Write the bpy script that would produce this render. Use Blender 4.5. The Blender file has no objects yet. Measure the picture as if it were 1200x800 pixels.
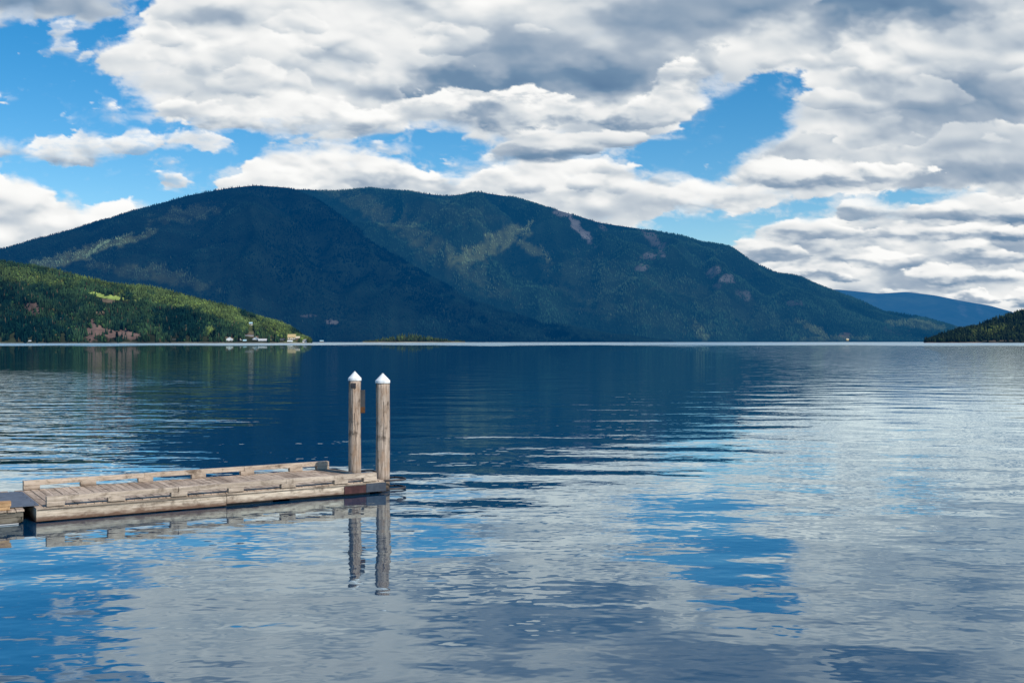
"""Lake, mountains and an old floating dock under broken cumulus."""
import bpy, bmesh, math, random
from mathutils import Vector, Matrix
import numpy as np
# ---------- noise toolbox ----------
def _hash(ix, iy, seed):
    h = (ix.astype(np.int64) * 374761393 + iy.astype(np.int64) * 668265263 + seed * 974634777) & 0xFFFFFFFF
    h = ((h ^ (h >> 13)) * 1274126177) & 0xFFFFFFFF
    h = ((h ^ (h >> 16)) * 2246822519) & 0xFFFFFFFF
    return (h ^ (h >> 15)) & 0xFFFFFFFF
_A = np.arange(256) * (2 * np.pi / 256)
_GX, _GY = np.cos(_A).astype(np.float32), np.sin(_A).astype(np.float32)
def perlin(x, y, seed=0):
    xi, yi = np.floor(x), np.floor(y)
    fx, fy = (x - xi).astype(np.float32), (y - yi).astype(np.float32)
    u, v = fx*fx*fx*(fx*(fx*6-15)+10), fy*fy*fy*(fy*(fy*6-15)+10)
    def g(dx, dy):
        h = _hash(xi + dx, yi + dy, seed) & 255
        return _GX[h]*(fx-dx) + _GY[h]*(fy-dy)
    a = g(0,0); a += u*(g(1,0)-a)
    b = g(0,1); b += u*(g(1,1)-b)
    return (a + v*(b-a)) * 1.5
def fbm(x, y, octv=5, seed=0, gain=.5, lac=2.03):
    s = 0; a = 1; t = 0
    for i in range(octv):
        s = s + a*perlin(x + 17.3*i, y - 9.1*i, seed+i); t += a
        x, y, a = x*lac, y*lac, a*gain
    return s
def worley(x, y, seed=0):
    xi, yi = np.floor(x), np.floor(y)
    fx, fy = (x-xi).astype(np.float32), (y-yi).astype(np.float32)
    d = np.full(x.shape, 9., np.float32)
    for dx in (-1,0,1):
        for dy in (-1,0,1):
            h = _hash(xi+dx, yi+dy, seed)
            px = dx + (h & 1023)/1023. - fx; py = dy + ((h >> 10) & 1023)/1023. - fy
            d = np.minimum(d, (px*px+py*py).astype(np.float32))
    return 1 - np.sqrt(d)
def puffs(x, y, octv=4, seed=0, gain=.5):
    s = 0; a = 1; t = 0
    for i in range(octv):
        s = s + a*worley(x + 5.7*i, y + 3.1*i, seed+i); t += a
        x, y, a = x*2.1, y*2.1, a*gain
    return s/t
def sstep(a, b, x):
    t = np.clip((x-a)/(b-a), 0, 1); return t*t*(3-2*t)

# ---------- cloud sheet, in tangent units of the horizon direction x 1240 ----------
def cloud_sheet(step=1.25, X0=-620, X1=1820, Y0=-520, Y1=405):
    xs = np.arange(X0, X1+.01, step); ys = np.arange(Y0, Y1+.01, step)
    X, Y = np.meshgrid(xs, ys); X = X.astype(np.float32); Y = Y.astype(np.float32)
    def box(a, r, axis):
        r = max(1, int(r)); n = a.shape[axis]
        pad = [(0,0),(0,0)]; pad[axis] = (r+1, r)
        c = np.cumsum(np.pad(a, pad, mode='edge').astype(np.float64), axis=axis)
        if axis == 0: return ((c[2*r+1:]-c[:-2*r-1])/(2*r+1)).astype(np.float32)
        return ((c[:,2*r+1:]-c[:,:-2*r-1])/(2*r+1)).astype(np.float32)
    def blur(a, px, py=None):
        py = px if py is None else py
        for _ in range(3):
            a = box(a, px/step*.95, 1); a = box(a, py/step*.95, 0)
        return a
    def poly(pts, PX, PY):
        inside = np.zeros(PX.shape, bool); n = len(pts)
        for i in range(n):
            (x0,y0),(x1,y1) = pts[i], pts[(i+1)%n]
            if y0 == y1: continue
            c = ((y0 > PY) != (y1 > PY)) & (PX < (x1-x0)*(PY-y0)/(y1-y0)+x0)
            inside ^= c
        return inside.astype(np.float32)
    def ell(cx, cy, rx, ry, PX=None, PY=None):
        PX = X if PX is None else PX; PY = Y if PY is None else PY
        return np.exp(-(((PX-cx)/rx)**2+((PY-cy)/ry)**2))
    A = np.zeros_like(X); B = np.zeros_like(X)          # opacity, brightness
    Xf, Yf = X, Y
    def layer(shape, fx, fy, seed, edge=7, soft=.16, namp=.55, wamp=10, base=.80, relief=.5, darks=(), pscale=1., amax=1., wisp=0., E=None):
        nonlocal A, B
        ed = E or edge*2.6
        # work only where the layer can reach
        bx = []; 
        for p in shape:
            bx += p if isinstance(p, list) else [(p[0]-p[2],p[1]-p[3]),(p[0]+p[2],p[1]+p[3])]
        M = ed*2.2+wamp*1.5
        x0 = max(X0, min(p[0] for p in bx)-M); x1 = min(X1, max(p[0] for p in bx)+M)
        y0 = max(Y0, min(p[1] for p in bx)-M); y1 = min(Y1, max(p[1] for p in bx)+M)
        i0, i1 = int((x0-X0)/step), int((x1-X0)/step)+1; j0, j1 = int((y0-Y0)/step), int((y1-Y0)/step)+1
        X, Y = Xf[j0:j1,i0:i1], Yf[j0:j1,i0:i1]
        w1 = fbm(X/fx, Y/fy, 4, seed, .55); w2 = fbm(X/fx+31.7, Y/fy+11.3, 4, seed+7, .55)
        PX, PY = X + wamp*w1, Y + wamp*.6*w2
        m = np.zeros_like(X)
        for p in shape:
            m = np.maximum(m, poly(p, PX, PY) if isinstance(p, list) else 1.*(((PX-p[0])/p[2])**2+((PY-p[1])/p[3])**2 < 1))
        f = (blur(m, ed, ed*.6)-.5)*2
        qx, qy = X+5*w1+fx*.22*w1, Y+fy*.22*w2
        pf = puffs(qx/(fx*.62*pscale), qy/(fy*.62*pscale), 3, seed+20, .5)
        nz = fbm(X/(fx*.6)+3+.3*w2, Y/(fy*.55)+.3*w1, 7, seed+40, .56)
        pb = puffs(qx/(fx*1.25)+9, qy/(fy*1.1)+4, 2, seed+26, .4)
        f2 = np.where(f>0,1.5*f,f) + namp*((pf-.52)*1.3 + (pb-.5)*.8 + nz*1.0)
        sv = soft*(.5+3.2*sstep(-.15,.5,fbm(X/(fx*1.3)+50,Y/(fy*1.3),3,seed+95)))
        a = np.clip((f2+sv*.5)/(sv*2.7+.1),0,1); a = a*a*(3-2*a)*amax
        if wisp: a = a*(1-wisp*sstep(-.3,.5,fbm(X/(fx*.8),Y/(fy*.45),6,seed+60,.6)))
        body = np.sqrt(np.clip(blur(m, 1.8*ed, 1.1*ed), 0, 1))
        hgt = body*22*relief + (pb*26 + pf*12*pscale + nz*5)*relief*(.55+.45*body)
        def lam(h):
            gy, gx = np.gradient(h, step)
            return (-gx*.30 + gy*.60 + .74)/np.sqrt(1+gx*gx+gy*gy)-.74
        l1 = lam(blur(hgt, 1.6)); l2 = lam(blur(hgt, 9., 6.)*1.5)
        edgy = 1-sstep(.25,1.0,f2)
        patch = sstep(-.25,.45,fbm(X/(fx*1.7)+7,Y/(fy*1.5),3,seed+90))
        lit = l2*1.25 + l1*(.11+.46*edgy+.42*patch)
        cav = np.clip((blur(hgt,2.)-blur(hgt, 16, 10))/9., -1, 1)
        b = base + .02 + .40*lit + .045*cav*(.4+.6*edgy)
        b = b + .12*fbm(X/(fx*1.9), Y/(fy*1.0), 3, seed+80)
        for d in darks:
            cx, cy, rx, ry, amt = d
            b = b - 1.5*amt*ell(cx, cy, rx, ry, X+wamp*1.6*w1+6*nz, Y+wamp*.8*w2+4*nz)*(.8+.4*pb)
        b = b + .05*edgy*(base > .8)
        # a cloud edge is thin: skylight comes through it
        As, Bs = A[j0:j1,i0:i1], B[j0:j1,i0:i1]
        An = As + a*(1-As)
        Bs[:] = (Bs*As*(1-a) + np.clip(np.where(b<.55,.55-(.55-b)*.62,b),.05,1.08)*a)/np.maximum(An,1e-4)
        As[:] = An
    L = layer
    # thin veil everywhere low
    # far bank low right, three rows of cumulus above one another
    L([[(812,312),(850,292),(872,275),(900,262),(960,262),(1040,245),(1120,232),(1240,222),(1900,215),(1900,420),(700,420)]], 60,26, 11, 5, wamp=16, namp=.6, base=.83, darks=[(985,292,60,9,.22),(1110,268,70,12,.3),(1060,325,90,10,.18),(905,300,60,8,.22),(1165,300,70,12,.2),(960,250,60,8,.15),(1000,345,120,8,.12)], pscale=.8)
    rg = np.random.RandomState(5)
    for k,(yb,hh,xa,xb,n) in enumerate([(372,9,960,1300,6),(350,12,930,1320,6),(328,14,880,1340,6),(303,17,860,1340,5),(279,18,905,1340,5),(254,22,985,1340,4)]):
        blobs = []; dk = []
        for q in range(n):
            cx = xa+(xb-xa)*(q+rg.uniform(.1,.9))/n; w = rg.uniform(.6,1.15)*(xb-xa)/n
            h = hh*rg.uniform(1.,1.6); y = yb+rg.uniform(-5,5)
            blobs.append([(cx-w*.8,y),(cx-w*.55,y-h*.6),(cx-w*.15,y-h),(cx+w*.3,y-h*.85),(cx+w*.6,y-h*.45),(cx+w*.9,y),(cx+w*.5,y+hh*.25),(cx-w*.5,y+hh*.2)])
            dk.append((cx+w*.1,y+1,w*.75,hh*.34,.27))
        L(blobs, 30+hh*1.5, 10+hh*.55, 130+k*11, 3, E=6+hh*.25, namp=.5, soft=.22, base=.9, relief=.6, darks=dk, pscale=.8, amax=.92)
    # bank behind the big ridge
    L([[(258,222),(264,196),(300,181),(345,180),(384,170),(404,171),(430,180),(480,192),(520,206),(560,201),(600,190),(640,186),(690,182),(735,192),(765,212),(800,208),(850,214),(930,224),(930,242),(880,246),(830,248),(790,240),(760,262),(600,300),(230,300)]], 60,30, 21, 5, wamp=15, namp=.6, base=.9, darks=[(640,226,110,14,.16),(400,212,100,9,.10),(500,215,60,8,.14),(830,238,70,6,.12),(720,205,30,8,.1)])
    L([[(-900,190),(-60,196),(12,204),(42,214),(70,236),(80,246),(112,240),(150,237),(166,246),(150,340),(-900,340)]], 60,32, 23, 5, namp=.5, base=.9, darks=[(10,262,50,14,.16),(60,270,40,10,.12),(-120,240,80,20,.2)])
    L([[(-900,160),(-120,150),(-20,162),(24,170),(34,184),(0,190),(-900,196)],(84,173,52,17),(88,186,36,10),(150,174,28,10),(163,166,27,18),(203,211,24,12),(240,168,38,9),(220,163,24,10),(88,139,20,6),(125,122,16,6),(135,140,14,8),(-30,115,50,8)], 36,20, 31, 6, E=9, soft=.3, namp=.6, base=.88, relief=.45, darks=[(85,190,50,6,.12),(10,188,40,6,.1),(160,180,30,6,.1)], amax=.9, wisp=.3)
    L([(72,30,17,13),(79,47,13,10),(68,57,16,7),(105,64,20,7),(195,190,22,6),(540,190,25,6),(450,172,40,8),(350,166,40,6),(575,185,14,5),(735,178,12,3),(836,262,20,3)], 34,18, 33, 6, E=7, soft=.45, namp=.8, base=.86, relief=.35, amax=.75, wisp=.4)
    # right-hand mass
    L([[(792,216),(830,202),(868,188),(905,170),(915,160),(938,150),(948,122),(962,106),(952,92),(925,76),(895,74),(884,84),(868,98),(842,92),(828,86),(800,40),(700,-40),(700,-900),(2300,-900),(2300,236),(1200,225),(1100,222),(1010,228),(930,236),(880,226),(830,226)]], 80,46, 41, 7, wamp=20, namp=.6, base=.86, relief=.55, darks=[(930,-25,230,36,.30),(1090,128,95,42,.22),(1035,6,110,22,.46),(1000,26,40,14,.18),(1120,112,80,28,.22),(1150,150,60,14,.18),(975,44,30,14,.16),(860,10,70,22,.22),(1180,185,90,20,.3),(1060,195,70,12,.16),(920,212,70,8,.16),(1190,10,60,20,.12),(1350,100,120,60,.3)])
    L([[(868,196),(884,184),(905,176),(925,158),(945,148),(965,148),(985,160),(990,176),(1000,182),(1020,168),(1050,168),(1070,178),(1110,140),(1150,142),(1240,150),(1500,150),(1500,218),(1180,216),(1060,222),(960,214),(900,216)]], 52,30, 43, 5, namp=.5, base=.70, relief=.45, darks=[(940,186,50,12,.12),(1140,200,90,14,.16),(1040,180,20,10,.1)], amax=.85)
    L([[(860,196),(895,178),(925,184),(985,186),(1000,196),(1080,186),(1120,196),(1050,214),(960,222),(870,218),(838,206)]], 52,24, 44, 5, namp=.55, base=.88, relief=.5, darks=[(960,214,120,6,.25)])
    # great left-centre mass
    L([[(84,77),(120,70),(136,58),(140,42),(160,16),(186,-4),(200,-70),(240,-200),(420,-900),(1000,-900),(1040,-40),(960,10),(880,30),(838,60),(822,92),(820,128),(800,150),(700,170),(580,172),(520,150),(400,150),(240,146),(196,142),(180,112),(160,101),(130,86)]], 90,48, 51, 8, wamp=20, namp=.55, base=.87, relief=.5, darks=[(690,92,110,24,.52),(530,104,85,14,.42),(620,60,90,26,.16),(770,40,80,40,.26),(860,0,110,35,.30),(235,18,55,12,.18),(500,8,40,12,.14),(580,30,60,20,.10),(300,112,60,14,.10),(420,90,60,16,.14),(240,60,30,8,.06),(610,80,20,40,.1),(840,-60,200,30,.25)])
    L([[(140,70),(150,48),(164,24),(184,14),(196,24),(214,34),(250,40),(270,62),(262,76),(215,78),(160,74)],[(205,88),(240,70),(290,72),(330,64),(345,96),(320,116),(250,112)],[(530,-2),(560,-4),(575,20),(545,26)],[(282,34),(300,24),(306,50),(290,52)]], 62,34, 53, 6, soft=.5, namp=.5, base=.94, relief=.5, darks=[(230,84,60,8,.14),(280,118,50,8,.14)], amax=.75)
    L([[(178,130),(186,113),(204,110),(214,120),(244,122),(268,116),(300,118),(340,116),(372,110),(400,112),(420,122),(448,118),(470,113),(500,108),(540,104),(576,100),(610,100),(648,104),(664,112),(700,121),(752,124),(772,102),(782,72),(800,58),(815,54),(824,90),(818,104),(823,120),(818,138),(790,150),(752,150),(700,150),(600,152),(560,154),(520,152),(470,163),(420,160),(350,158),(300,150),(240,150),(196,148),(188,140)]], 56,30, 55, 5, wamp=16, namp=.62, soft=.3, wisp=.3, base=.89, relief=.55, darks=[(565,134,26,12,.30),(690,147,100,8,.34),(370,146,120,6,.1),(240,148,60,5,.08),(770,118,20,14,.12),(520,140,60,8,.1)])
    L([[(566,182),(576,170),(592,160),(640,154),(690,156),(750,154),(786,162),(750,168),(724,174),(704,182),(660,190),(604,193),(580,190)]], 60,22, 57, 4, namp=.45, base=.76, relief=.5, darks=[(650,182,80,9,.32),(620,150,60,5,.1)])
    # smaller towers standing inside the two big masses
    rg = np.random.RandomState(21)
    for k,(yb,hh,xa,xb,n,am) in enumerate([(62,26,170,560,5,.6),(104,26,150,480,4,.6),(78,24,860,1260,4,.6),(128,30,940,1280,3,.55),(226,20,560,800,3,.7),(40,18,300,640,4,.5),(170,20,1000,1300,3,.45),(225,15,300,520,3,.6)]):
        blobs = []; dk = []
        for q in range(n):
            cx = xa+(xb-xa)*(q+rg.uniform(.2,.8))/n; w = rg.uniform(.35,.7)*(xb-xa)/n; h = hh*rg.uniform(.8,1.5); y = yb+rg.uniform(-8,8)
            blobs.append([(cx-w*.8,y),(cx-w*.55,y-h*.6),(cx-w*.15,y-h),(cx+w*.3,y-h*.85),(cx+w*.6,y-h*.45),(cx+w*.9,y),(cx+w*.4,y+hh*.2)])
            dk.append((cx+w*.1,y+2,w*.8,hh*.4,.16))
        L(blobs, 34+hh, 16+hh*.6, 230+k*11, 4, E=8, namp=.65, soft=.4, wamp=14, base=.92, relief=.8, darks=dk, amax=am*.75)
    # grey deck upper left, running on over the top of the frame
    L([[(-700,-100),(-700,40),(-60,34),(22,30),(52,17),(66,14),(92,30),(122,32),(143,22),(150,-8),(158,-60),(120,-200),(-100,-420),(-700,-420)]], 75,42, 61, 8, soft=.3, namp=.5, base=.70, relief=.4, darks=[(20,0,90,12,.18),(-200,-40,200,60,.2)], amax=.95)
    # decks overhead, above the frame (they show in the near water)
    b = .55-.20*sstep(-5,-110,Y)*sstep(560,820,X)+.42*fbm(X/150,Y/52,6,71)
    k = sstep(-4,-85,Y)*sstep(240,420,X+70*fbm(X/120,Y/60,4,75))
    B = B*(1-k)+b*k; A = A+k*(1-A)
    # torn, thin cloud drifting off the edges
    vb = blur(A, 20, 11); vn = fbm(Xf/46+.4*perlin(Xf/60,Yf/40,301), Yf/24, 6, 303, .6)
    va = .62*sstep(.2,.85,vb+.5*vn)*sstep(.03,.3,vb)
    An = A+va*(1-A); B = np.where(A > .02, (B*A+(.84+.06*vn)*va*(1-A))/np.maximum(An,1e-4), .86+.06*vn); A = An
    fade = sstep(Y0, Y0+90, Yf)*sstep(X0, X0+110, Xf)*sstep(X1, X1-110, Xf)
    A = A*fade
    return xs, ys, A.astype(np.float32), B.astype(np.float32)

# =====================================================================
#  scene
# =====================================================================
sc = bpy.context.scene
col = sc.collection
R = math.radians
F = 1240.0            # focal length in units of 1/1200 of the frame width
H = 3.4               # eye height above the lake (m)
rng = np.random.RandomState(11)

def tag(o, label=None, cat=None, group=None, kind=None):
    if label: o['label'] = label
    if cat: o['category'] = cat
    if group: o['group'] = group
    if kind: o['kind'] = kind
    return o
def empty(name, loc=(0,0,0), rz=0.):
    o = bpy.data.objects.new(name, None); col.objects.link(o)
    o.location = loc; o.rotation_euler = (0,0,rz); o.empty_display_size = .3
    return o
def link_mesh(name, me, m, parent=None, smooth=False):
    o = bpy.data.objects.new(name, me); col.objects.link(o)
    if m: me.materials.append(m)
    if parent: o.parent = parent
    if smooth: me.polygons.foreach_set('use_smooth', [True]*len(me.polygons))
    return o
def mesh_np(name, V, Fc, m, color=None, parent=None, smooth=False, attrs=None):
    V = np.asarray(V, np.float32); Fc = np.asarray(Fc, np.int32); k = Fc.shape[1]; n = len(Fc)
    me = bpy.data.meshes.new(name)
    me.vertices.add(len(V)); me.vertices.foreach_set('co', V.ravel())
    me.loops.add(n*k); me.loops.foreach_set('vertex_index', Fc.ravel())
    me.polygons.add(n); me.polygons.foreach_set('loop_start', np.arange(0, n*k, k, dtype=np.int32))
    me.polygons.foreach_set('loop_total', np.full(n, k, np.int32))
    if smooth: me.polygons.foreach_set('use_smooth', np.ones(n, bool))
    me.update(calc_edges=True)
    if color is not None:
        a = me.attributes.new('albedo', 'FLOAT_COLOR', 'POINT')
        c = np.ones((len(V), 4), np.float32); c[:, :3] = color; a.data.foreach_set('color', c.ravel())
    for kx, arr in (attrs or {}).items():
        a = me.attributes.new(kx, 'FLOAT', 'POINT'); a.data.foreach_set('value', np.asarray(arr, np.float32).ravel())
    me.validate()
    return link_mesh(name, me, m, parent)

class MB:
    """collects shapes in one bmesh"""
    def __init__(s): s.bm = bmesh.new()
    def box(s, x0, x1, y0, y1, z0, z1, bevel=0., rot=None, seg=1, jit=0.):
        r = bmesh.ops.create_cube(s.bm, size=1.)
        vs = r['verts']
        for v in vs:
            v.co = Vector((x0+(v.co.x+.5)*(x1-x0), y0+(v.co.y+.5)*(y1-y0), z0+(v.co.z+.5)*(z1-z0)))
            if jit: v.co += Vector([random.uniform(-jit, jit) for _ in range(3)])
        if bevel:
            es = list({e for v in vs for e in v.link_edges})
            rb = bmesh.ops.bevel(s.bm, geom=es, offset=bevel, segments=seg, affect='EDGES', profile=.6)
            vs = list({v for f in rb['faces'] for v in f.verts} | {v for v in vs if v.is_valid})
        if rot is not None:
            c, ang, ax = rot
            bmesh.ops.rotate(s.bm, verts=vs, cent=c, matrix=Matrix.Rotation(ang, 3, ax))
        return s
    def prism(s, pts, z0, z1):
        a = [s.bm.verts.new((x, y, z0)) for x, y in pts]; b = [s.bm.verts.new((x, y, z1)) for x, y in pts]
        n = len(pts)
        s.bm.faces.new(a[::-1]); s.bm.faces.new(b)
        for i in range(n): s.bm.faces.new((a[i], a[(i+1)%n], b[(i+1)%n], b[i]))
        return s
    def lathe(s, prof, n=32, c=(0,0), wob=None):
        rings = []
        for r, z in prof:
            if r <= 1e-6: rings.append([s.bm.verts.new((c[0], c[1], z))])
            else:
                rg = []
                for k in range(n):
                    a = 2*math.pi*k/n; rr = r*(wob(a, z) if wob else 1)
                    rg.append(s.bm.verts.new((c[0]+rr*math.cos(a), c[1]+rr*math.sin(a), z)))
                rings.append(rg)
        for A_, B_ in zip(rings, rings[1:]):
            for k in range(n):
                if len(A_) == 1 and len(B_) == 1: continue
                if len(A_) == 1: s.bm.faces.new((A_[0], B_[(k+1)%n], B_[k]))
                elif len(B_) == 1: s.bm.faces.new((A_[k], A_[(k+1)%n], B_[0]))
                else: s.bm.faces.new((A_[k], A_[(k+1)%n], B_[(k+1)%n], B_[k]))
        return s
    def tube(s, pts, r, n=10, rz=None):
        rings = []
        pts = [Vector(p) for p in pts]
        for i, p in enumerate(pts):
            d = (pts[min(i+1, len(pts)-1)]-pts[max(i-1, 0)]).normalized()
            up = Vector((0,0,1)) if abs(d.z) < .9 else Vector((1,0,0))
            a = d.cross(up).normalized(); b = a.cross(d)
            rings.append([s.bm.verts.new(p + a*r*math.cos(2*math.pi*k/n) + b*(rz or r)*math.sin(2*math.pi*k/n)) for k in range(n)])
        for A_, B_ in zip(rings, rings[1:]):
            for k in range(n): s.bm.faces.new((A_[k], A_[(k+1)%n], B_[(k+1)%n], B_[k]))
        s.bm.faces.new(rings[0][::-1]); s.bm.faces.new(rings[-1])
        return s
    def build(s, name, m, parent=None, smooth=False):
        bmesh.ops.recalc_face_normals(s.bm, faces=s.bm.faces)
        me = bpy.data.meshes.new(name); s.bm.to_mesh(me); s.bm.free()
        return link_mesh(name, me, m, parent, smooth)

# ---------------------------------------------------------------- materials
def newmat(name):
    m = bpy.data.materials.new(name); m.use_nodes = True
    nt = m.node_tree; nt.nodes.clear()
    return m, nt, nt.nodes, nt.links
def nd(nt, t, **kw):
    n = nt.nodes.new(t)
    for k, v in kw.items():
        if k[0] == '_': n.inputs[int(k[1:])].default_value = v
        else: setattr(n, k, v)
    return n
def mathn(nt, op, a, b=None, clamp=False):
    n = nt.nodes.new('ShaderNodeMath'); n.operation = op; n.use_clamp = clamp
    for i, v in enumerate((a, b)):
        if v is None: continue
        if isinstance(v, (int, float)): n.inputs[i].default_value = v
        else: nt.links.new(v, n.inputs[i])
    return n.outputs[0]
def ramp(nt, fac, stops, interp='LINEAR'):
    n = nt.nodes.new('ShaderNodeValToRGB'); n.color_ramp.interpolation = interp
    e = n.color_ramp.elements
    e[0].position, e[0].color = stops[0][0], (*stops[0][1], 1)
    e[1].position, e[1].color = stops[-1][0], (*stops[-1][1], 1)
    for p, c in stops[1:-1]:
        k = e.new(p); k.color = (*c, 1)
    nt.links.new(fac, n.inputs[0]); return n.outputs[0]
def mixc(nt, fac, a, b, blend='MIX'):
    n = nt.nodes.new('ShaderNodeMix'); n.data_type = 'RGBA'; n.blend_type = blend
    for i, v in ((0, fac), (6, a), (7, b)):
        if isinstance(v, (int, float)): n.inputs[i].default_value = v
        elif isinstance(v, tuple): n.inputs[i].default_value = (*v, 1) if len(v) == 3 else v
        else: nt.links.new(v, n.inputs[i])
    return n.outputs[2]
def noise(nt, vec, scale, detail=4, rough=.55, dist=0., dim='3D'):
    n = nt.nodes.new('ShaderNodeTexNoise'); n.noise_dimensions = dim
    n.inputs['Scale'].default_value = scale; n.inputs['Detail'].default_value = detail
    n.inputs['Roughness'].default_value = rough; n.inputs['Distortion'].default_value = dist
    if vec is not None: nt.links.new(vec, n.inputs['Vector'])
    return n
def mapping(nt, vec, scale=(1,1,1), loc=(0,0,0), rot=(0,0,0)):
    n = nt.nodes.new('ShaderNodeMapping')
    n.inputs['Scale'].default_value = scale; n.inputs['Location'].default_value = loc; n.inputs['Rotation'].default_value = rot
    nt.links.new(vec, n.inputs['Vector']); return n.outputs[0]

def principled(nt, base, rough=.7, bump=None, bstr=.3, bdist=.01, metal=0., spec=.3):
    p = nt.nodes.new('ShaderNodeBsdfPrincipled')
    for k, v in (('Base Color', base), ('Roughness', rough), ('Metallic', metal), ('Specular IOR Level', spec)):
        if isinstance(v, (int, float)): p.inputs[k].default_value = v
        elif isinstance(v, tuple): p.inputs[k].default_value = (*v, 1)
        else: nt.links.new(v, p.inputs[k])
    if bump is not None:
        b = nt.nodes.new('ShaderNodeBump'); b.inputs['Strength'].default_value = bstr; b.inputs['Distance'].default_value = bdist
        nt.links.new(bump, b.inputs['Height']); nt.links.new(b.outputs[0], p.inputs['Normal'])
    o = nt.nodes.new('ShaderNodeOutputMaterial'); nt.links.new(p.outputs[0], o.inputs[0])
    return p

def wood(name, light, mid, dark, axis='x', waterline=None, knots=.5, rust=None, seed=0., plank=None, tide=None):
    """weathered timber, grain along the given local axis"""
    m, nt, N, L = newmat(name)
    tc = nd(nt, 'ShaderNodeTexCoord').outputs['Object']
    st = {'x': (.55, 9, 9), 'y': (9, .55, 9), 'z': (6.5, 6.5, .32)}[axis]
    g = mapping(nt, tc, st, (seed, seed*.7, seed*1.3))
    big = noise(nt, mapping(nt, tc, tuple(.35*q for q in st), (seed,0,seed)), 1.1, 4, .6).outputs[0]
    fine = noise(nt, g, 4.5, 6, .65, .6).outputs[0]
    med = noise(nt, g, 1.3, 4, .6, .4).outputs[0]
    c = ramp(nt, fine, [(.37, dark), (.46, mid), (.57, light), (.8, light)] if axis == 'z' else [(.28, dark), (.47, mid), (.62, light), (.8, light)])
    c2 = mixc(nt, ramp(nt, med, [(.36, (0,0,0)), (.62, (1,1,1))]), mid, light)
    c = mixc(nt, .5, c, c2)
    c = mixc(nt, ramp(nt, big, [(.36, (.8,.8,.8)), (.56, (0,0,0))]), c, dark, 'MIX') if knots else c
    # blotches of stain
    bl = noise(nt, mapping(nt, tc, (1,1,1), (seed*3,0,0)), 3.1, 6, .65).outputs[0]
    c = mixc(nt, ramp(nt, bl, [(.52, (0,0,0)), (.66, (.75,.75,.75))]), c, (dark[0]*.6, dark[1]*.55, dark[2]*.5))
    gr = noise(nt, mapping(nt, tc, tuple(q**.5 for q in st), (seed*2,1,0)), 9., 7, .7).outputs[0]
    c = mixc(nt, 1., c, ramp(nt, gr, [(.30, (.58,.54,.51)), (.47, (1.05,1.04,1.03)), (.7, (1.20,1.19,1.19))]), 'MULTIPLY')
    if plank:                                           # board to board tint
        sp = nd(nt, 'ShaderNodeSeparateXYZ'); L.new(tc, sp.inputs[0])
        idx = mathn(nt, 'FLOOR', mathn(nt, 'DIVIDE', sp.outputs[0], plank))
        w = nd(nt, 'ShaderNodeTexWhiteNoise', noise_dimensions='1D'); L.new(idx, w.inputs['W'])
        c = mixc(nt, 1., c, ramp(nt, w.outputs[0], [(0, (.88,.86,.84)), (.5, (.97,.95,.93)), (1, (1.08,1.06,1.04))]), 'MULTIPLY')
    if waterline is not None:                           # wet, rusty brown band near the water
        sp = nd(nt, 'ShaderNodeSeparateXYZ'); L.new(tc, sp.inputs[0])
        wl = noise(nt, mapping(nt, tc, (2.2, 2.2, 7)), 2., 6, .65).outputs[0]
        z = mathn(nt, 'ADD', sp.outputs[2], mathn(nt, 'MULTIPLY', mathn(nt, 'SUBTRACT', wl, .5), -waterline[1]*1.6))
        mr = nd(nt, 'ShaderNodeMapRange'); L.new(z, mr.inputs[0])
        mr.inputs[1].default_value = waterline[0]+waterline[1]; mr.inputs[2].default_value = waterline[0]
        c = mixc(nt, mathn(nt, 'MULTIPLY', mr.outputs[0], .9), c, rust or (.10,.055,.035))
    if rust and waterline is None:
        rs = noise(nt, mapping(nt, tc, (1.6,1.6,.8), (4,seed,2)), 1.6, 5, .6).outputs[0]
        c = mixc(nt, ramp(nt, rs, [(.48, (0,0,0)), (.68, (.75,.75,.75))]), c, rust)
    if tide:                                            # dark wet band where the lake rises and falls
        sp = nd(nt, 'ShaderNodeSeparateXYZ'); L.new(tc, sp.inputs[0])
        z = mathn(nt, 'ADD', sp.outputs[2], mathn(nt, 'MULTIPLY', bl, -.25))
        mr = nd(nt, 'ShaderNodeMapRange'); L.new(z, mr.inputs[0]); mr.inputs[1].default_value = tide; mr.inputs[2].default_value = -.06
        c = mixc(nt, mathn(nt, 'MULTIPLY', mr.outputs[0], .85), c, (.03,.022,.016))
    principled(nt, c, .85, fine, .5, .012, spec=.2)
    return m

def simple(name, a, b, rough=.6, scale=6., metal=0., bstr=.2, spec=.3, streak=(1,1,1), lo=.35, hi=.65):
    m, nt, N, L = newmat(name)
    tc = nd(nt, 'ShaderNodeTexCoord').outputs['Object']
    n = noise(nt, mapping(nt, tc, streak), scale, 6, .62)
    c = ramp(nt, n.outputs[0], [(lo, a), (hi, b)])
    principled(nt, c, rough, n.outputs[0], bstr, .01, metal, spec)
    return m

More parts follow.
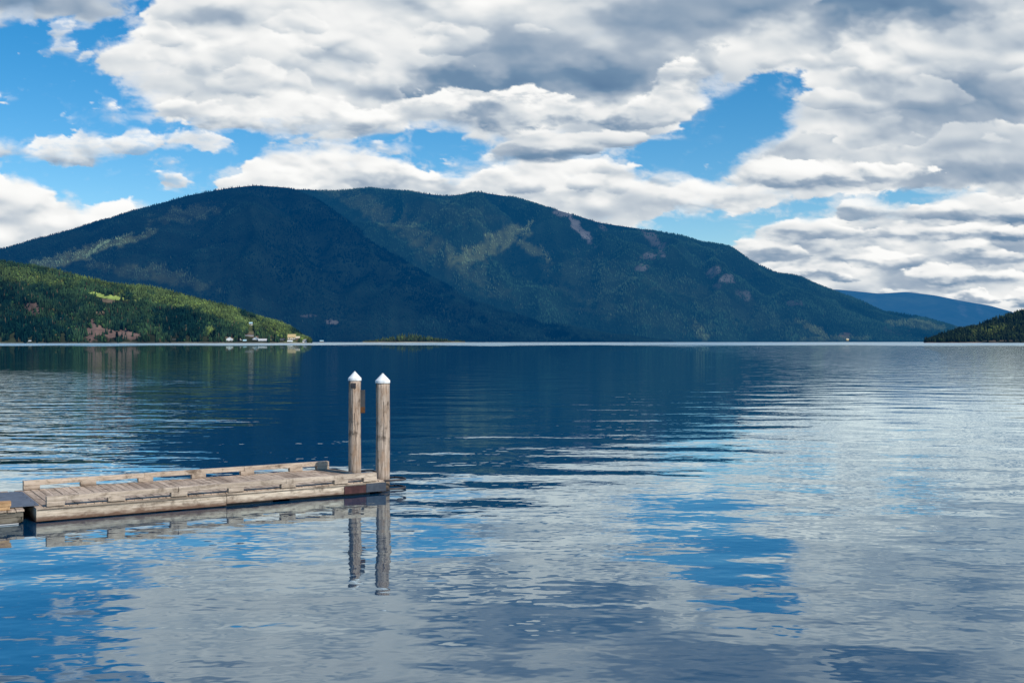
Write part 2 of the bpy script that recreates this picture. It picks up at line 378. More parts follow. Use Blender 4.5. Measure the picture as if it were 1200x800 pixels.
HAZE = (.0002, .047, .150)
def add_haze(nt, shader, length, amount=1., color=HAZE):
    """blue air painted as a glow into the land material: grows with the distance across the lake"""
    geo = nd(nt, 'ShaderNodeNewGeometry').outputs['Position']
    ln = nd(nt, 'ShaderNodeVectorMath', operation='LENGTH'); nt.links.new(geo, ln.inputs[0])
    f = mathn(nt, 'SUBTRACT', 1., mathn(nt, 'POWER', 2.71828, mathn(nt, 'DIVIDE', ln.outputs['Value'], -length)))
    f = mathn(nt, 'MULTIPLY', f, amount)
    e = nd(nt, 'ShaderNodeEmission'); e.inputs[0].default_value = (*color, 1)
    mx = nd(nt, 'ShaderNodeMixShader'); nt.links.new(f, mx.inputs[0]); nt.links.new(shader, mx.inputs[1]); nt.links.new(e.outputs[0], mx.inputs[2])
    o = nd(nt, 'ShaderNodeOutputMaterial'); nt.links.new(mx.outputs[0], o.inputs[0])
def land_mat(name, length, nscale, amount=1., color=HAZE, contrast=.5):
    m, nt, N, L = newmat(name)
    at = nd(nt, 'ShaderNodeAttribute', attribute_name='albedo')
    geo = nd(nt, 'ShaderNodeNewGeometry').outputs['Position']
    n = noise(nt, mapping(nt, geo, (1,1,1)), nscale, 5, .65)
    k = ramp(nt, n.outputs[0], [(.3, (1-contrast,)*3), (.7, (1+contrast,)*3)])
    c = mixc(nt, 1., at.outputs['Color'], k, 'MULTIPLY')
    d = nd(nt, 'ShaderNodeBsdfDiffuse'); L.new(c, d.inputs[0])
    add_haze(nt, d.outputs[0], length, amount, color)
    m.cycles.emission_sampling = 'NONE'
    return m

# ---------------------------------------------------------------- camera, sun, sky light
cam = bpy.data.cameras.new('camera'); cam.sensor_width = 36; cam.lens = 36*F/1200
cam.clip_start = .1; cam.clip_end = 200000
co = bpy.data.objects.new('camera', cam); col.objects.link(co)
co.location = (0, 0, H); co.rotation_euler = (R(90), 0, 0); sc.camera = co

SUN = Vector((.57, -.50, .72)).normalized()
sl = bpy.data.lights.new('sun', 'SUN'); sl.energy = 4.1; sl.angle = R(.53); sl.color = (1., .94, .84)
so = bpy.data.objects.new('sun', sl); col.objects.link(so); so.location = (0, 0, 60)
so.rotation_euler = SUN.to_track_quat('Z', 'Y').to_euler()

w = bpy.data.worlds.new('World'); sc.world = w; w.use_nodes = True
nt = w.node_tree; nt.nodes.clear()
sky = nd(nt, 'ShaderNodeTexSky', sky_type='NISHITA', sun_disc=False)
sky.sun_elevation = math.asin(SUN.z); sky.sun_rotation = math.atan2(SUN.x, SUN.y)
sky.altitude = 300; sky.air_density = 1.0; sky.dust_density = .3; sky.ozone_density = 3.
hs = nd(nt, 'ShaderNodeHueSaturation'); hs.inputs['Saturation'].default_value = 1.45; hs.inputs['Hue'].default_value = .495
nt.links.new(sky.outputs[0], hs.inputs['Color'])
bg = nd(nt, 'ShaderNodeBackground'); bg.inputs[1].default_value = .125
nt.links.new(hs.outputs[0], bg.inputs[0])
wo = nd(nt, 'ShaderNodeOutputWorld'); nt.links.new(bg.outputs[0], wo.inputs[0])

sc.view_settings.view_transform = 'Standard'; sc.view_settings.look = 'None'
sc.view_settings.exposure = 0; sc.view_settings.gamma = 1
sc.render.engine = 'CYCLES'
sc.cycles.use_denoising = True
sc.cycles.max_bounces = 6; sc.cycles.transparent_max_bounces = 8
sc.cycles.sample_clamp_indirect = 4

# ---------------------------------------------------------------- clouds: a far dome of cloud, blue sky light shows between
xs, ys, CA, CB = cloud_sheet()
ci = np.array([i for i, x in enumerate(xs) if -30 < x < 1230 or i % 3 == 0 or i == len(xs)-1])
ri = np.array([j for j, y in enumerate(ys) if y > -25 or j % 2 == 0 or j == len(ys)-1])
U, V_ = np.meshgrid((xs[ci]-600)/F, (400-ys[ri])/F)
D = np.stack([U, np.ones_like(U), V_], -1); D /= np.linalg.norm(D, axis=-1, keepdims=True)
P = D*30000.; P[..., 2] += H
nr, nc = U.shape
q = np.arange(nr*nc).reshape(nr, nc)
Fq = np.stack([q[:-1,:-1], q[1:,:-1], q[1:,1:], q[:-1,1:]], -1).reshape(-1, 4)
m, nt, N, L = newmat('cloud')
a1 = nd(nt, 'ShaderNodeAttribute', attribute_name='cover'); a2 = nd(nt, 'ShaderNodeAttribute', attribute_name='light')
cc = ramp(nt, mathn(nt, 'DIVIDE', a2.outputs['Fac'], 1.1), [(0., (.095,.185,.325)), (.28, (.165,.27,.405)), (.48, (.36,.44,.54)), (.63, (.56,.62,.68)), (.74, (.72,.755,.78)), (.83, (.86,.87,.87)), (.93, (.97,.97,.955)), (1., (1.,1.,.99))])
em = nd(nt, 'ShaderNodeEmission'); L.new(cc, em.inputs[0])
tr = nd(nt, 'ShaderNodeBsdfTransparent'); mx = nd(nt, 'ShaderNodeMixShader')
L.new(a1.outputs['Fac'], mx.inputs[0]); L.new(tr.outputs[0], mx.inputs[1]); L.new(em.outputs[0], mx.inputs[2])
o = nd(nt, 'ShaderNodeOutputMaterial'); L.new(mx.outputs[0], o.inputs[0]); m.cycles.emission_sampling = 'NONE'
sk = mesh_np('sky', P.reshape(-1, 3), Fq, m, attrs={'cover': CA[np.ix_(ri, ci)], 'light': CB[np.ix_(ri, ci)]})
tag(sk, 'broken white and grey cumulus clouds over the mountains with gaps of blue', 'sky', kind='structure')

# ---------------------------------------------------------------- lake
def wave_group():
    g = bpy.data.node_groups.new('wave_height', 'ShaderNodeTree')
    g.interface.new_socket('P', in_out='INPUT', socket_type='NodeSocketVector')
    g.interface.new_socket('Ruffle', in_out='INPUT', socket_type='NodeSocketFloat')
    g.interface.new_socket('Height', in_out='OUTPUT', socket_type='NodeSocketFloat')
    gi = g.nodes.new('NodeGroupInput'); go = g.nodes.new('NodeGroupOutput')
    def nz(scale, wl, rot, detail=2, rough=.5, dist=0.):
        return noise(g, mapping(g, gi.outputs[0], scale, (0,0,0), (0,0,R(rot))), 1/wl, detail, rough, dist, '2D').outputs[0]
    calm = mathn(g, 'MULTIPLY', nz((.55,1,1), 2.9, 9, 1), .054)
    calm = mathn(g, 'ADD', calm, mathn(g, 'MULTIPLY', nz((.6,1,1), .75, -14, 2, .5), .0074))
    calm = mathn(g, 'ADD', calm, mathn(g, 'MULTIPLY', nz((.8,1,1), .22, 20, 1), .0017))
    ruf = mathn(g, 'MULTIPLY', nz((.45,1,1), 1.5, 4, 2, .55), .14)
    ruf = mathn(g, 'ADD', ruf, mathn(g, 'MULTIPLY', nz((.6,1,1), .45, -9, 2), .028))
    h = mathn(g, 'ADD', calm, mathn(g, 'MULTIPLY', ruf, gi.outputs[1]))
    g.links.new(h, go.inputs[0])
    return g
wg = wave_group()
m, nt, N, L = newmat('lake_water')
pos = nd(nt, 'ShaderNodeNewGeometry').outputs['Position']
sp = nd(nt, 'ShaderNodeSeparateXYZ'); L.new(pos, sp.inputs[0])
# where breezes ruffle the lake: drifting patches, the cove left of the dock, the open lake to the right, the far shore
pn = noise(nt, mapping(nt, pos, (.5,1.3,1)), .035, 4, .6, .6, '2D').outputs[0]
pr = ramp(nt, pn, [(.46, (0,0,0)), (.68, (1,1,1))])
def band(vec, a, b):
    mr = nd(nt, 'ShaderNodeMapRange', interpolation_type='SMOOTHSTEP'); L.new(vec, mr.inputs[0])
    mr.inputs[1].default_value = a; mr.inputs[2].default_value = b
    return mr.outputs[0]
jx = mathn(nt, 'MULTIPLY', mathn(nt, 'SUBTRACT', noise(nt, pos, .05, 4, .6, 0, '2D').outputs[0], .5), 30.)
X_ = mathn(nt, 'ADD', sp.outputs[0], jx); Y_ = sp.outputs[1]
left = mathn(nt, 'MULTIPLY', mathn(nt, 'MULTIPLY', band(mathn(nt, 'ADD', X_, mathn(nt, 'MULTIPLY', Y_, .28)), 4., -12.), band(Y_, 24., 32.)), band(Y_, 150., 80.))
right = mathn(nt, 'MULTIPLY', band(mathn(nt, 'SUBTRACT', X_, mathn(nt, 'MULTIPLY', Y_, .10)), 9., 36.), band(Y_, 22., 60.))
yj = mathn(nt, 'ADD', Y_, mathn(nt, 'MULTIPLY', mathn(nt, 'SUBTRACT', noise(nt, mapping(nt, pos, (1,.25,1)), .011, 5, .65, 0, '2D').outputs[0], .5), 900.))
far = band(yj, 700., 1150.)
rf = mathn(nt, 'ADD', mathn(nt, 'MULTIPLY', pr, .055), mathn(nt, 'MULTIPLY', left, .62))
rf = mathn(nt, 'ADD', rf, mathn(nt, 'MULTIPLY', right, .26))
rf = mathn(nt, 'ADD', rf, mathn(nt, 'MULTIPLY', far, .8))
rf = mathn(nt, 'ADD', rf, mathn(nt, 'MULTIPLY', band(Y_, 150., 600.), .12))
rf = mathn(nt, 'ADD', rf, .035)
EPS = .03
def hgt(off):
    v = nd(nt, 'ShaderNodeVectorMath', operation='ADD'); L.new(pos, v.inputs[0]); v.inputs[1].default_value = off
    gn = nd(nt, 'ShaderNodeGroup'); gn.node_tree = wg; L.new(v.outputs[0], gn.inputs[0]); L.new(rf, gn.inputs[1])
    return gn.outputs[0]
h0, hx, hy = hgt((0,0,0)), hgt((EPS,0,0)), hgt((0,EPS,0))
cx = mathn(nt, 'DIVIDE', mathn(nt, 'SUBTRACT', h0, hx), EPS); cy = mathn(nt, 'DIVIDE', mathn(nt, 'SUBTRACT', h0, hy), EPS)
cb = nd(nt, 'ShaderNodeCombineXYZ'); L.new(cx, cb.inputs[0]); L.new(cy, cb.inputs[1]); cb.inputs[2].default_value = 1
nn = nd(nt, 'ShaderNodeVectorMath', operation='NORMALIZE'); L.new(cb.outputs[0], nn.inputs[0])
gl = nd(nt, 'ShaderNodeBsdfGlossy'); L.new(mathn(nt, 'ADD', mathn(nt, 'MULTIPLY', far, .32), .015), gl.inputs['Roughness']); gl.inputs['Color'].default_value = (.86,.985,1,1)
L.new(nn.outputs[0], gl.inputs['Normal'])
df = nd(nt, 'ShaderNodeBsdfDiffuse'); df.inputs[0].default_value = (.0004,.034,.09,1)
fr = nd(nt, 'ShaderNodeFresnel'); fr.inputs['IOR'].default_value = 1.58; L.new(nn.outputs[0], fr.inputs['Normal'])
mx = nd(nt, 'ShaderNodeMixShader'); L.new(mathn(nt, 'MINIMUM', mathn(nt, 'MULTIPLY', fr.outputs[0], 1.38), .97), mx.inputs[0]); L.new(df.outputs[0], mx.inputs[1]); L.new(gl.outputs[0], mx.inputs[2])
o = nd(nt, 'ShaderNodeOutputMaterial'); L.new(mx.outputs[0], o.inputs[0])
S = 60000
lake = mesh_np('water', [(-S,-S,0),(S,-S,0),(S,S,0),(-S,S,0)], [(0,1,2,3)], m)
tag(lake, 'calm dark blue lake with rippled reflections of clouds and mountains', 'lake', kind='structure')

# ---------------------------------------------------------------- mountains
def land(name, label, sil, shore, depth, mat, base, seed, gully=.10, cols=420, rows=130, treeline=0., power=.9, feats=(), beach=None, spurf=16., tsh=1.6, shn=1.):
    """a slope from its shore up to its skyline and down behind; returns a sampler for its trees"""
    sx = np.array([p[0] for p in sil], float); sy = np.array([p[1] for p in sil], float)
    px = np.linspace(sx[0], sx[-1], cols)
    # smooth skyline
    top = np.interp(px, sx, sy)
    kern = np.hanning(9); kern /= kern.sum(); top = np.convolve(np.pad(top, 4, mode='edge'), kern, 'valid')
    s = np.maximum(400-top, .3)/F; u = (px-600)/F
    smax = s.max()
    ysh = np.full(cols, float(shore)) if not callable(shore) else shore(px)
    ysh = ysh*(1+shn*(.02*perlin(px/60., px*0, seed)+.008*perlin(px/17., px*0, seed+1)))
    dep = depth*(.12+.88*(s/smax)**.8)
    t = np.concatenate([np.linspace(0, 1, rows), np.linspace(1, 1.6, 14)[1:]])
    T, Uu = np.meshgrid(t, u, indexing='ij'); Sx = np.broadcast_to(s, T.shape)
    Yw = ysh[None]+T*dep[None]; Xw = Uu*Yw
    ridge = s*(ysh+dep)+H - treeline
    prof = np.where(T <= 1, np.clip(T, 0, 1)**power, 1-(T-1)*.9)
    wq = fbm(Xw/1500., Yw/1500., 3, seed+5)
    spur = 1-np.abs(perlin(Uu*spurf+.5*wq+T*.6, T*1.2, seed+9))*2
    spur2 = 1-np.abs(perlin(Uu*spurf*2.7+.8*wq-T*.9, T*2.6, seed+10))*2
    gz = gully*(spur*.7+spur2*.35+.6*fbm(Xw/700., Yw/700., 5, seed+12, .5))*np.sin(np.pi*np.clip(T, 0, 1))**.8
    Z = ridge[None]*(prof+gz)
    fold = (spur*.75+spur2*.45+.5*fbm(Xw/700., Yw/700., 4, seed+12, .5)).astype(np.float32)
    lim = np.where(T < 1, (Sx*Yw + H - treeline)*.998, 1e9)
    Z = np.minimum(Z, np.maximum(lim, .2))
    Z = np.where(T <= 0, -3., np.maximum(Z, -2.))
    Z = np.where(T > 1, ridge[None]*(1-(T-1)*.9), Z)
    PXv = np.broadcast_to(px, T.shape); PYv = 400-(Z-H)/Yw*F
    C = np.empty(T.shape+(3,), np.float32); C[:] = base
    C *= (1+.35*fbm(Xw/400., Yw/400., 4, seed+15))[..., None]
    treeK = np.ones(T.shape, np.float32); tint = np.zeros(T.shape, np.float32)
    n1 = fbm(PXv/14., PYv/9., 5, seed+16, .6)
    for ft in feats:
        kind, cx, cy, rx, ry, ang, amt = ft
        ca, sa = math.cos(R(ang)), math.sin(R(ang))
        dx, dy = PXv-cx, PYv-cy
        e = 1-np.sqrt(((dx*ca+dy*sa)/rx)**2+((-dx*sa+dy*ca)/ry)**2)+.55*n1
        k = sstep(-.1, .3, e)*amt
        grow = 0 if kind == 'sun_glade' else tsh
        dy = PYv-cy-tsh
        kt = sstep(-.1, .3, 1-np.sqrt(((dx*ca+dy*sa)/(rx+.3*grow))**2+((-dx*sa+dy*ca)/(ry+.8*grow))**2)+.55*n1)*amt
        if kind == 'sun_glade':
            tint = np.maximum(tint, kt); C = C*(1-.7*kt[..., None])+np.array((.16,.18,.07), np.float32)*.7*kt[..., None]  # patches of sun painted as lighter ground and trees, plus a real clearing
        elif kind == 'dense': fold = fold-1.6*kt  # darkens trees: slope shade painted in, plus real dark conifer stands
        else:
            cc_ = {'rock': (.20,.185,.175), 'scree': (.27,.25,.245), 'meadow': (.27,.34,.085), 'soil': (.20,.15,.10), 'bank': (.155,.102,.082)}[kind]
            C = C*(1-k[..., None])+np.array(cc_, np.float32)*k[..., None]
            treeK = treeK*(1-kt*(.96 if kind != 'rock' else (.70 if tsh < 2 else .86)))
    if beach:
        kb = sstep(beach[0], beach[0]*.4, Z)*(T < .5)
        C = C*(1-kb[..., None])+np.array(beach[1], np.float32)*kb[..., None]
        treeK *= 1-kb
    nr_, nc_ = T.shape; q = np.arange(nr_*nc_).reshape(nr_, nc_)
    Fq = np.stack([q[:-1,:-1], q[:-1,1:], q[1:,1:], q[1:,:-1]], -1).reshape(-1, 4)
    ob = mesh_np(name, np.stack([Xw, Yw, Z], -1).reshape(-1, 3), Fq, mat, C.reshape(-1, 3), smooth=True)
    tag(ob, label, name, kind='structure')
    def bil(a, ti, ui):
        i = np.clip(ti.astype(int), 0, a.shape[0]-2); j = np.clip(ui.astype(int), 0, a.shape[1]-2)
        fi, fj = ti-i, ui-j
        return a[i,j]*(1-fi)*(1-fj)+a[i+1,j]*fi*(1-fj)+a[i,j+1]*(1-fi)*fj+a[i+1,j+1]*fi*fj
    def sample(n, tmin=.0, tmax=1.06):
        ui = rng.uniform(0, cols-1.01, n)
        ti = rng.uniform(tmin, 1, n)*(rows-1)
        ex = rng.rand(n) < .04; ti[ex] = (rows-1)+rng.uniform(0, 1.5, ex.sum())
        X = bil(Xw, ti, ui); Y = bil(Yw, ti, ui); Zs = bil(Z, ti, ui)
        ok = (rng.rand(n) < bil(treeK, ti, ui)) & (Zs > .8)
        return X[ok], Y[ok], Zs[ok], bil(tint, ti, ui)[ok], bil(PXv, ti, ui)[ok], bil(PYv, ti, ui)[ok], bil(fold, ti, ui)[ok]
    return sample, ob

def trees(name, label, pts, hgt, mat, cols, seed, sides=5, tiers=1, broad=0., tintc=(.12,.15,.05), patch=250., cat='forest', folds=1.25, hmul=None):
    """a wood: one mesh of many separate crowns, each with its own size, shape and tint"""
    X, Y, Z, tint = pts[:4]; fold = pts[6]; n = len(X); rg = np.random.RandomState(seed)
    h = hgt*rg.uniform(.55, 1.25, n)*(1+.45*perlin(X/150., Y/150., seed)+.2*perlin(X/40., Y/40., seed+8)); h = h*hmul(pts[4]) if hmul else h; wd = h*rg.uniform(.16, .24, n)
    isb = rg.rand(n) < broad*(1+2.5*np.clip(tint, 0, 1)); h = np.where(isb, h*.7, h); wd = np.where(isb, h*.42, wd)
    ang = rg.uniform(0, 6.28, n)
    prof_c = [(1., .04), (.62, .42), (.30, .72)][:1 if tiers == 1 else 3] + [(0, 1.)]
    prof_b = [(.55, .05), (1., .45), (.7, .8)][:1 if tiers == 1 else 3] + [(0, 1.)]
    vs = []; cs = []
    pk = perlin(X/patch, Y/patch, seed+3)+.6*perlin(X/(patch*.3), Y/(patch*.3), seed+4)
    c0, c1, c2 = [np.array(c, np.float32) for c in cols]
    f = sstep(-.75, 1.15, .55*pk+folds*fold+rg.normal(0, .22, n))[:, None]  # relief shading painted into tree colour: spurs lighter, gullies darker
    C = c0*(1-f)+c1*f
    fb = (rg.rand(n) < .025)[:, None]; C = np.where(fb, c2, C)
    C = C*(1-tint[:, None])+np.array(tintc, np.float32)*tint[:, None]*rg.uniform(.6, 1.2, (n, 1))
    C = np.where(isb[:, None], C*np.array([1.35, 1.3, .9]), C)*rg.uniform(.65, 1.35, (n, 1))
    for ti in range(len(prof_c)):
        last = ti == len(prof_c)-1
        for k in range(1 if last else sides):
            a = ang+2*math.pi*(k+.4*ti)/sides
            rr = np.where(isb, prof_b[ti][0], prof_c[ti][0])*wd*rg.uniform(.7, 1.3, n); zz = np.where(isb, prof_b[ti][1], prof_c[ti][1])
            zj = rg.uniform(-.05, .05, n) if not last else 0
            vs.append(np.stack([X+rr*np.cos(a), Y+rr*np.sin(a), Z+h*(zz+zj)-.02*h], -1))
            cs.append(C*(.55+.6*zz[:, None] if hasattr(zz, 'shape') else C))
    nv = len(vs); V = np.stack(vs, 1).reshape(-1, 3); Cv = np.stack(cs, 1).reshape(-1, 3)
    tri = []
    nt_ = len(prof_c)-1
    for ti in range(nt_-1):
        for k in range(sides):
            a, b = ti*sides+k, ti*sides+(k+1)%sides; c, d = a+sides, b+sides
            tri += [(a, b, d), (a, d, c)]
    for k in range(sides): tri.append(((nt_-1)*sides+k, (nt_-1)*sides+(k+1)%sides, nt_*sides))
    tri = np.array(tri); Ft = (tri[None]+(np.arange(n)*nv)[:, None, None]).reshape(-1, 3)
    ob = mesh_np(name, V, Ft, mat, Cv)
    return tag(ob, label, cat, kind='stuff')

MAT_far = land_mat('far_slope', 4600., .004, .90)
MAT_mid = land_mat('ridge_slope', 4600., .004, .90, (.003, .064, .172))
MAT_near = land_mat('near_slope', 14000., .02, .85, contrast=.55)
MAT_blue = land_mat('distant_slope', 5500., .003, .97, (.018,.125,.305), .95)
FOREST = (.014,.028,.020)
# far blue ridge at the end of the lake
smp3, _ = land('mountain', 'pale blue distant ridge at the right end of the lake', [(880,352),(930,342),(980,339),(1010,342),(1030,344),(1062,342),(1095,346),(1130,353),(1160,358),(1182,364),(1230,382),(1300,398),(1400,399.5)], 12500, 3500, MAT_blue, (.05,.06,.045), 301, cols=260, rows=60, feats=[('rock',1128,362,10,4,60,.7),('rock',1148,364,6,4,60,.7),('sun_glade',1060,350,60,6,0,.5)])
# long ridge
M2 = [(230,262),(280,235),(320,222),(350,221),(390,223),(435,220),(470,223),(525,229),(560,224),(600,230),(631,239),(677,252),(702,260),(749,267),(769,270),(795,275),(825,283),(856,288),(877,303),(907,318),(938,324),(979,341),(1010,352),(1033,363),(1053,367),(1087,372),(1117,381),(1140,392),(1160,399.5)]
smp2, _ = land('mountain', 'long forested ridge with pale rock scars sloping down to the right', M2, lambda p: np.interp(p, [230, 700, 1160], [5200, 5400, 6500]), 3300, MAT_mid, FOREST, 311, gully=.17, cols=560, rows=150, treeline=7, spurf=11.,
    feats=[('scree',677,266,27,5,50,1.),('scree',657,251,10,4,25,.9),('rock',766,280,15,5,35,.9),('rock',775,293,8,5,80,.8),('rock',760,300,9,5,-20,.8),('rock',752,315,8,4,0,.8),('rock',838,318,8,5,-20,.9),('rock',852,326,12,5,-10,.9),('rock',872,345,10,5,30,.5),('rock',838,336,6,4,0,.6),('rock',931,355,12,3,0,.4),('rock',706,266,6,3,40,.7),('soil',992,393,8,3,0,.8),('rock',1050,386,18,5,0,.4),
           ('sun_glade',585,280,38,11,-24,1.),('sun_glade',560,295,32,9,-10,.9),('sun_glade',624,290,26,6,35,.9),('sun_glade',603,268,20,6,10,.7),('sun_glade',548,302,24,7,-10,.7),('sun_glade',956,386,26,5,28,.7),('sun_glade',820,388,14,6,50,.5),('sun_glade',1075,379,40,5,8,.6),('sun_glade',980,395,40,3,0,.4),('sun_glade',432,240,50,13,32,.36),('sun_glade',478,266,50,13,38,.34),('sun_glade',520,292,46,12,38,.28),('sun_glade',395,228,40,5,22,.3),('sun_glade',560,322,50,12,35,.2),('sun_glade',520,250,70,14,5,.14),('sun_glade',520,310,60,12,35,.12),('sun_glade',860,360,120,16,20,.10),('sun_glade',760,370,80,12,10,.10),('sun_glade',700,330,60,30,20,.12)])
# big hump in front of it
M1 = [(-420,330),(-300,318),(-150,306),(0,292),(50,277),(100,263),(175,241),(220,228),(270,219),(300,216),(340,219),(372,232),(410,258),(440,281),(480,307),(520,331),(560,351),(620,371),(700,388),(770,398),(800,399.6)]
smp1, _ = land('mountain', 'dark rounded forested mountain rising behind the left hill', M1, lambda p: np.interp(p, [-420, 300, 800], [4300, 4500, 5100]), 2400, MAT_far, FOREST, 321, gully=.13, cols=520, rows=150, treeline=7, spurf=10.,
    feats=[('sun_glade',110,291,60,7,-17,1.),('sun_glade',72,303,45,8,-12,.8),('sun_glade',155,279,34,4,-20,.7),('sun_glade',220,250,40,10,-10,.25),('rock',392,378,9,2.5,10,.7),('dense',395,275,60,40,38,.9),('dense',480,330,90,22,33,.9),('dense',330,300,60,40,0,.5),('dense',600,378,90,9,12,.6),('sun_glade',160,318,60,8,10,.25),('rock',360,370,8,2,0,.4),('sun_glade',205,323,50,8,15,.3)])  # the darkened patches paint shade on the right shoulder
# dark wooded hill on the right
smp4, _ = land('hill', 'dark wooded hill running down to the water at the right edge', [(1078,399.7),(1090,395),(1110,388),(1140,380),(1170,371),(1200,362),(1260,346),(1350,332),(1500,335),(1600,345)], 2600, 700, MAT_near, (.016,.026,.016), 331, cols=240, rows=60, treeline=8, power=.95, spurf=18., feats=[('sun_glade',1160,388,20,5,-10,.4),('soil',1175,399,30,.8,0,.8)], beach=(2.0, (.22,.14,.10)))
# wooded hill with the village
smp5, hill5 = land('hill', 'sunlit wooded hill with a green meadow and houses along its shore', [(-420,268),(-200,284),(-100,292),(0,303),(40,309),(80,319),(130,329),(180,337),(230,348),(280,361),(320,373),(345,385),(358,394),(370,399),(385,399.6)], 2080, 640, MAT_near, (.030,.036,.018), 341, gully=.09, cols=460, rows=130, treeline=8, power=.92, spurf=20., tsh=3.4, shn=.12, beach=(2.2, (.24,.21,.16)),
    feats=[('meadow',118,346,15,3.0,12,1.),('meadow',140,350,18,2.0,3,.9),('soil',128,353,10,2.4,10,.9),('bank',110,386,12,12,0,1.),('bank',128,389,12,8,0,1.),('bank',150,392,16,6,15,1.),('bank',38,362,10,8,0,1.),('rock',80,369,14,2.5,-10,.7),('soil',118,366,7,2,-10,.8),('soil',297,392,9,4,0,.8),('soil',318,390,10,5,0,.8),('soil',340,393,10,5,0,.7),('soil',270,396,10,3,0,.7),('rock',195,358,10,3,0,.4),
           ('dense',30,386,70,14,0,.8),('dense',215,376,45,16,15,.8),('dense',70,358,40,10,10,.5),('meadow',130,347.5,22,2.4,10,.95),('sun_glade',150,334,150,6,14,.55),('sun_glade',260,366,70,9,20,.65),('sun_glade',330,386,30,8,25,.7),('sun_glade',30,322,60,8,8,.45),('sun_glade',200,352,60,6,10,.5),('sun_glade',245,388,6,5,0,.8)])  # 'dense' patches: painted slope shade plus real dark conifer stands
# low wooded point on the far shore
smp6, _ = land('shore', 'low wooded point with a pale beach below the big mountain', [(425,399.7),(440,398.6),(455,397.8),(480,397.2),(505,397.5),(518,398.4),(530,399.4),(545,399.8)], 3250, 300, MAT_near, (.05,.05,.03), 351, gully=.02, cols=120, rows=24, treeline=0, beach=(2.5, (.42,.36,.26)))

FC = ((.001,.007,.010), (.050,.115,.070), (.09,.12,.06))
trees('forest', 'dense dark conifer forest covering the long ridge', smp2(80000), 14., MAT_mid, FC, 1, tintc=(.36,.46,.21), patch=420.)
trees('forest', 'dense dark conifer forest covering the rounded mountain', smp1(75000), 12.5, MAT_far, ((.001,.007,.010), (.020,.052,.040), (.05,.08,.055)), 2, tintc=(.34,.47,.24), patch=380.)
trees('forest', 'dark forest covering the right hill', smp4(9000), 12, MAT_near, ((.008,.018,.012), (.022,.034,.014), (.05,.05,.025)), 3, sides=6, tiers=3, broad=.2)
HOUSES = [(269,6,2100),(292,8,2130),(300,6,2105),(308,8,2098),(331,5,2104),(342,9,2125),(357,4,2100),(294,5,2235),(241,5,2102),(179,5,2102),(204,4,2100),(220,4,2102),(35,4,2090),(14,5,2104),(74,5,2104),(281,4,2099),(319,4,2102),(287,4,2096),(349,4,2122)]
pt = smp5(56000)
keep = np.ones(len(pt[0]), bool)
for hx, hw_, hy in HOUSES: keep &= ~((np.abs(pt[4]-hx) < hw_*.72) & (pt[1] < hy+12))
pt = tuple(a[keep] for a in pt)
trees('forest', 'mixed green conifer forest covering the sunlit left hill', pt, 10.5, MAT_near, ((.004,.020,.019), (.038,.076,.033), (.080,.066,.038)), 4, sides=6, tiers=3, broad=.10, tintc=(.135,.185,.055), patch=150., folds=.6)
trees('forest', 'pale green trees on the low wooded point', smp6(300, .25), 24, MAT_near, ((.014,.034,.022), (.06,.085,.035), (.06,.06,.03)), 5, sides=6, tiers=3, broad=.25, hmul=lambda p: .72-.5*np.clip(np.abs(p-484)/42, 0, 1)**1.6)

# ---------------------------------------------------------------- village on the shore
m_white = simple('white_siding', (.74,.74,.72), (.82,.82,.80), .6, 1.2); m_cream = simple('cream_siding', (.55,.46,.33), (.64,.55,.40), .7, 1.2)
m_tan = simple('tan_shingle', (.42,.30,.14), (.56,.42,.22), .8, 2.); m_grey = simple('grey_shingle', (.20,.21,.23), (.30,.31,.33), .8, 2.)
m_red = simple('red_siding', (.30,.05,.04), (.38,.08,.06), .7, 1.2); m_blue = simple('blue_metal_roof', (.30,.48,.55), (.42,.60,.66), .5, 2.)
m_brown = simple('brown_siding', (.13,.09,.06), (.20,.14,.09), .8, 1.2); m_dark = simple('dark_shingle', (.05,.06,.07), (.09,.10,.11), .8, 2.)
m_glass = simple('window_glass', (.03,.05,.07), (.06,.08,.11), .1, 1., spec=.6)
m_pale = simple('pale_grey_siding', (.42,.42,.42), (.52,.52,.52), .7, 1.2)
def ground_z(obj, x, y):
    hit = obj.ray_cast(Vector((x, y, 2000)), Vector((0, 0, -1)))
    return hit[1].z if hit[0] else 1.
bpy.context.view_layer.update()
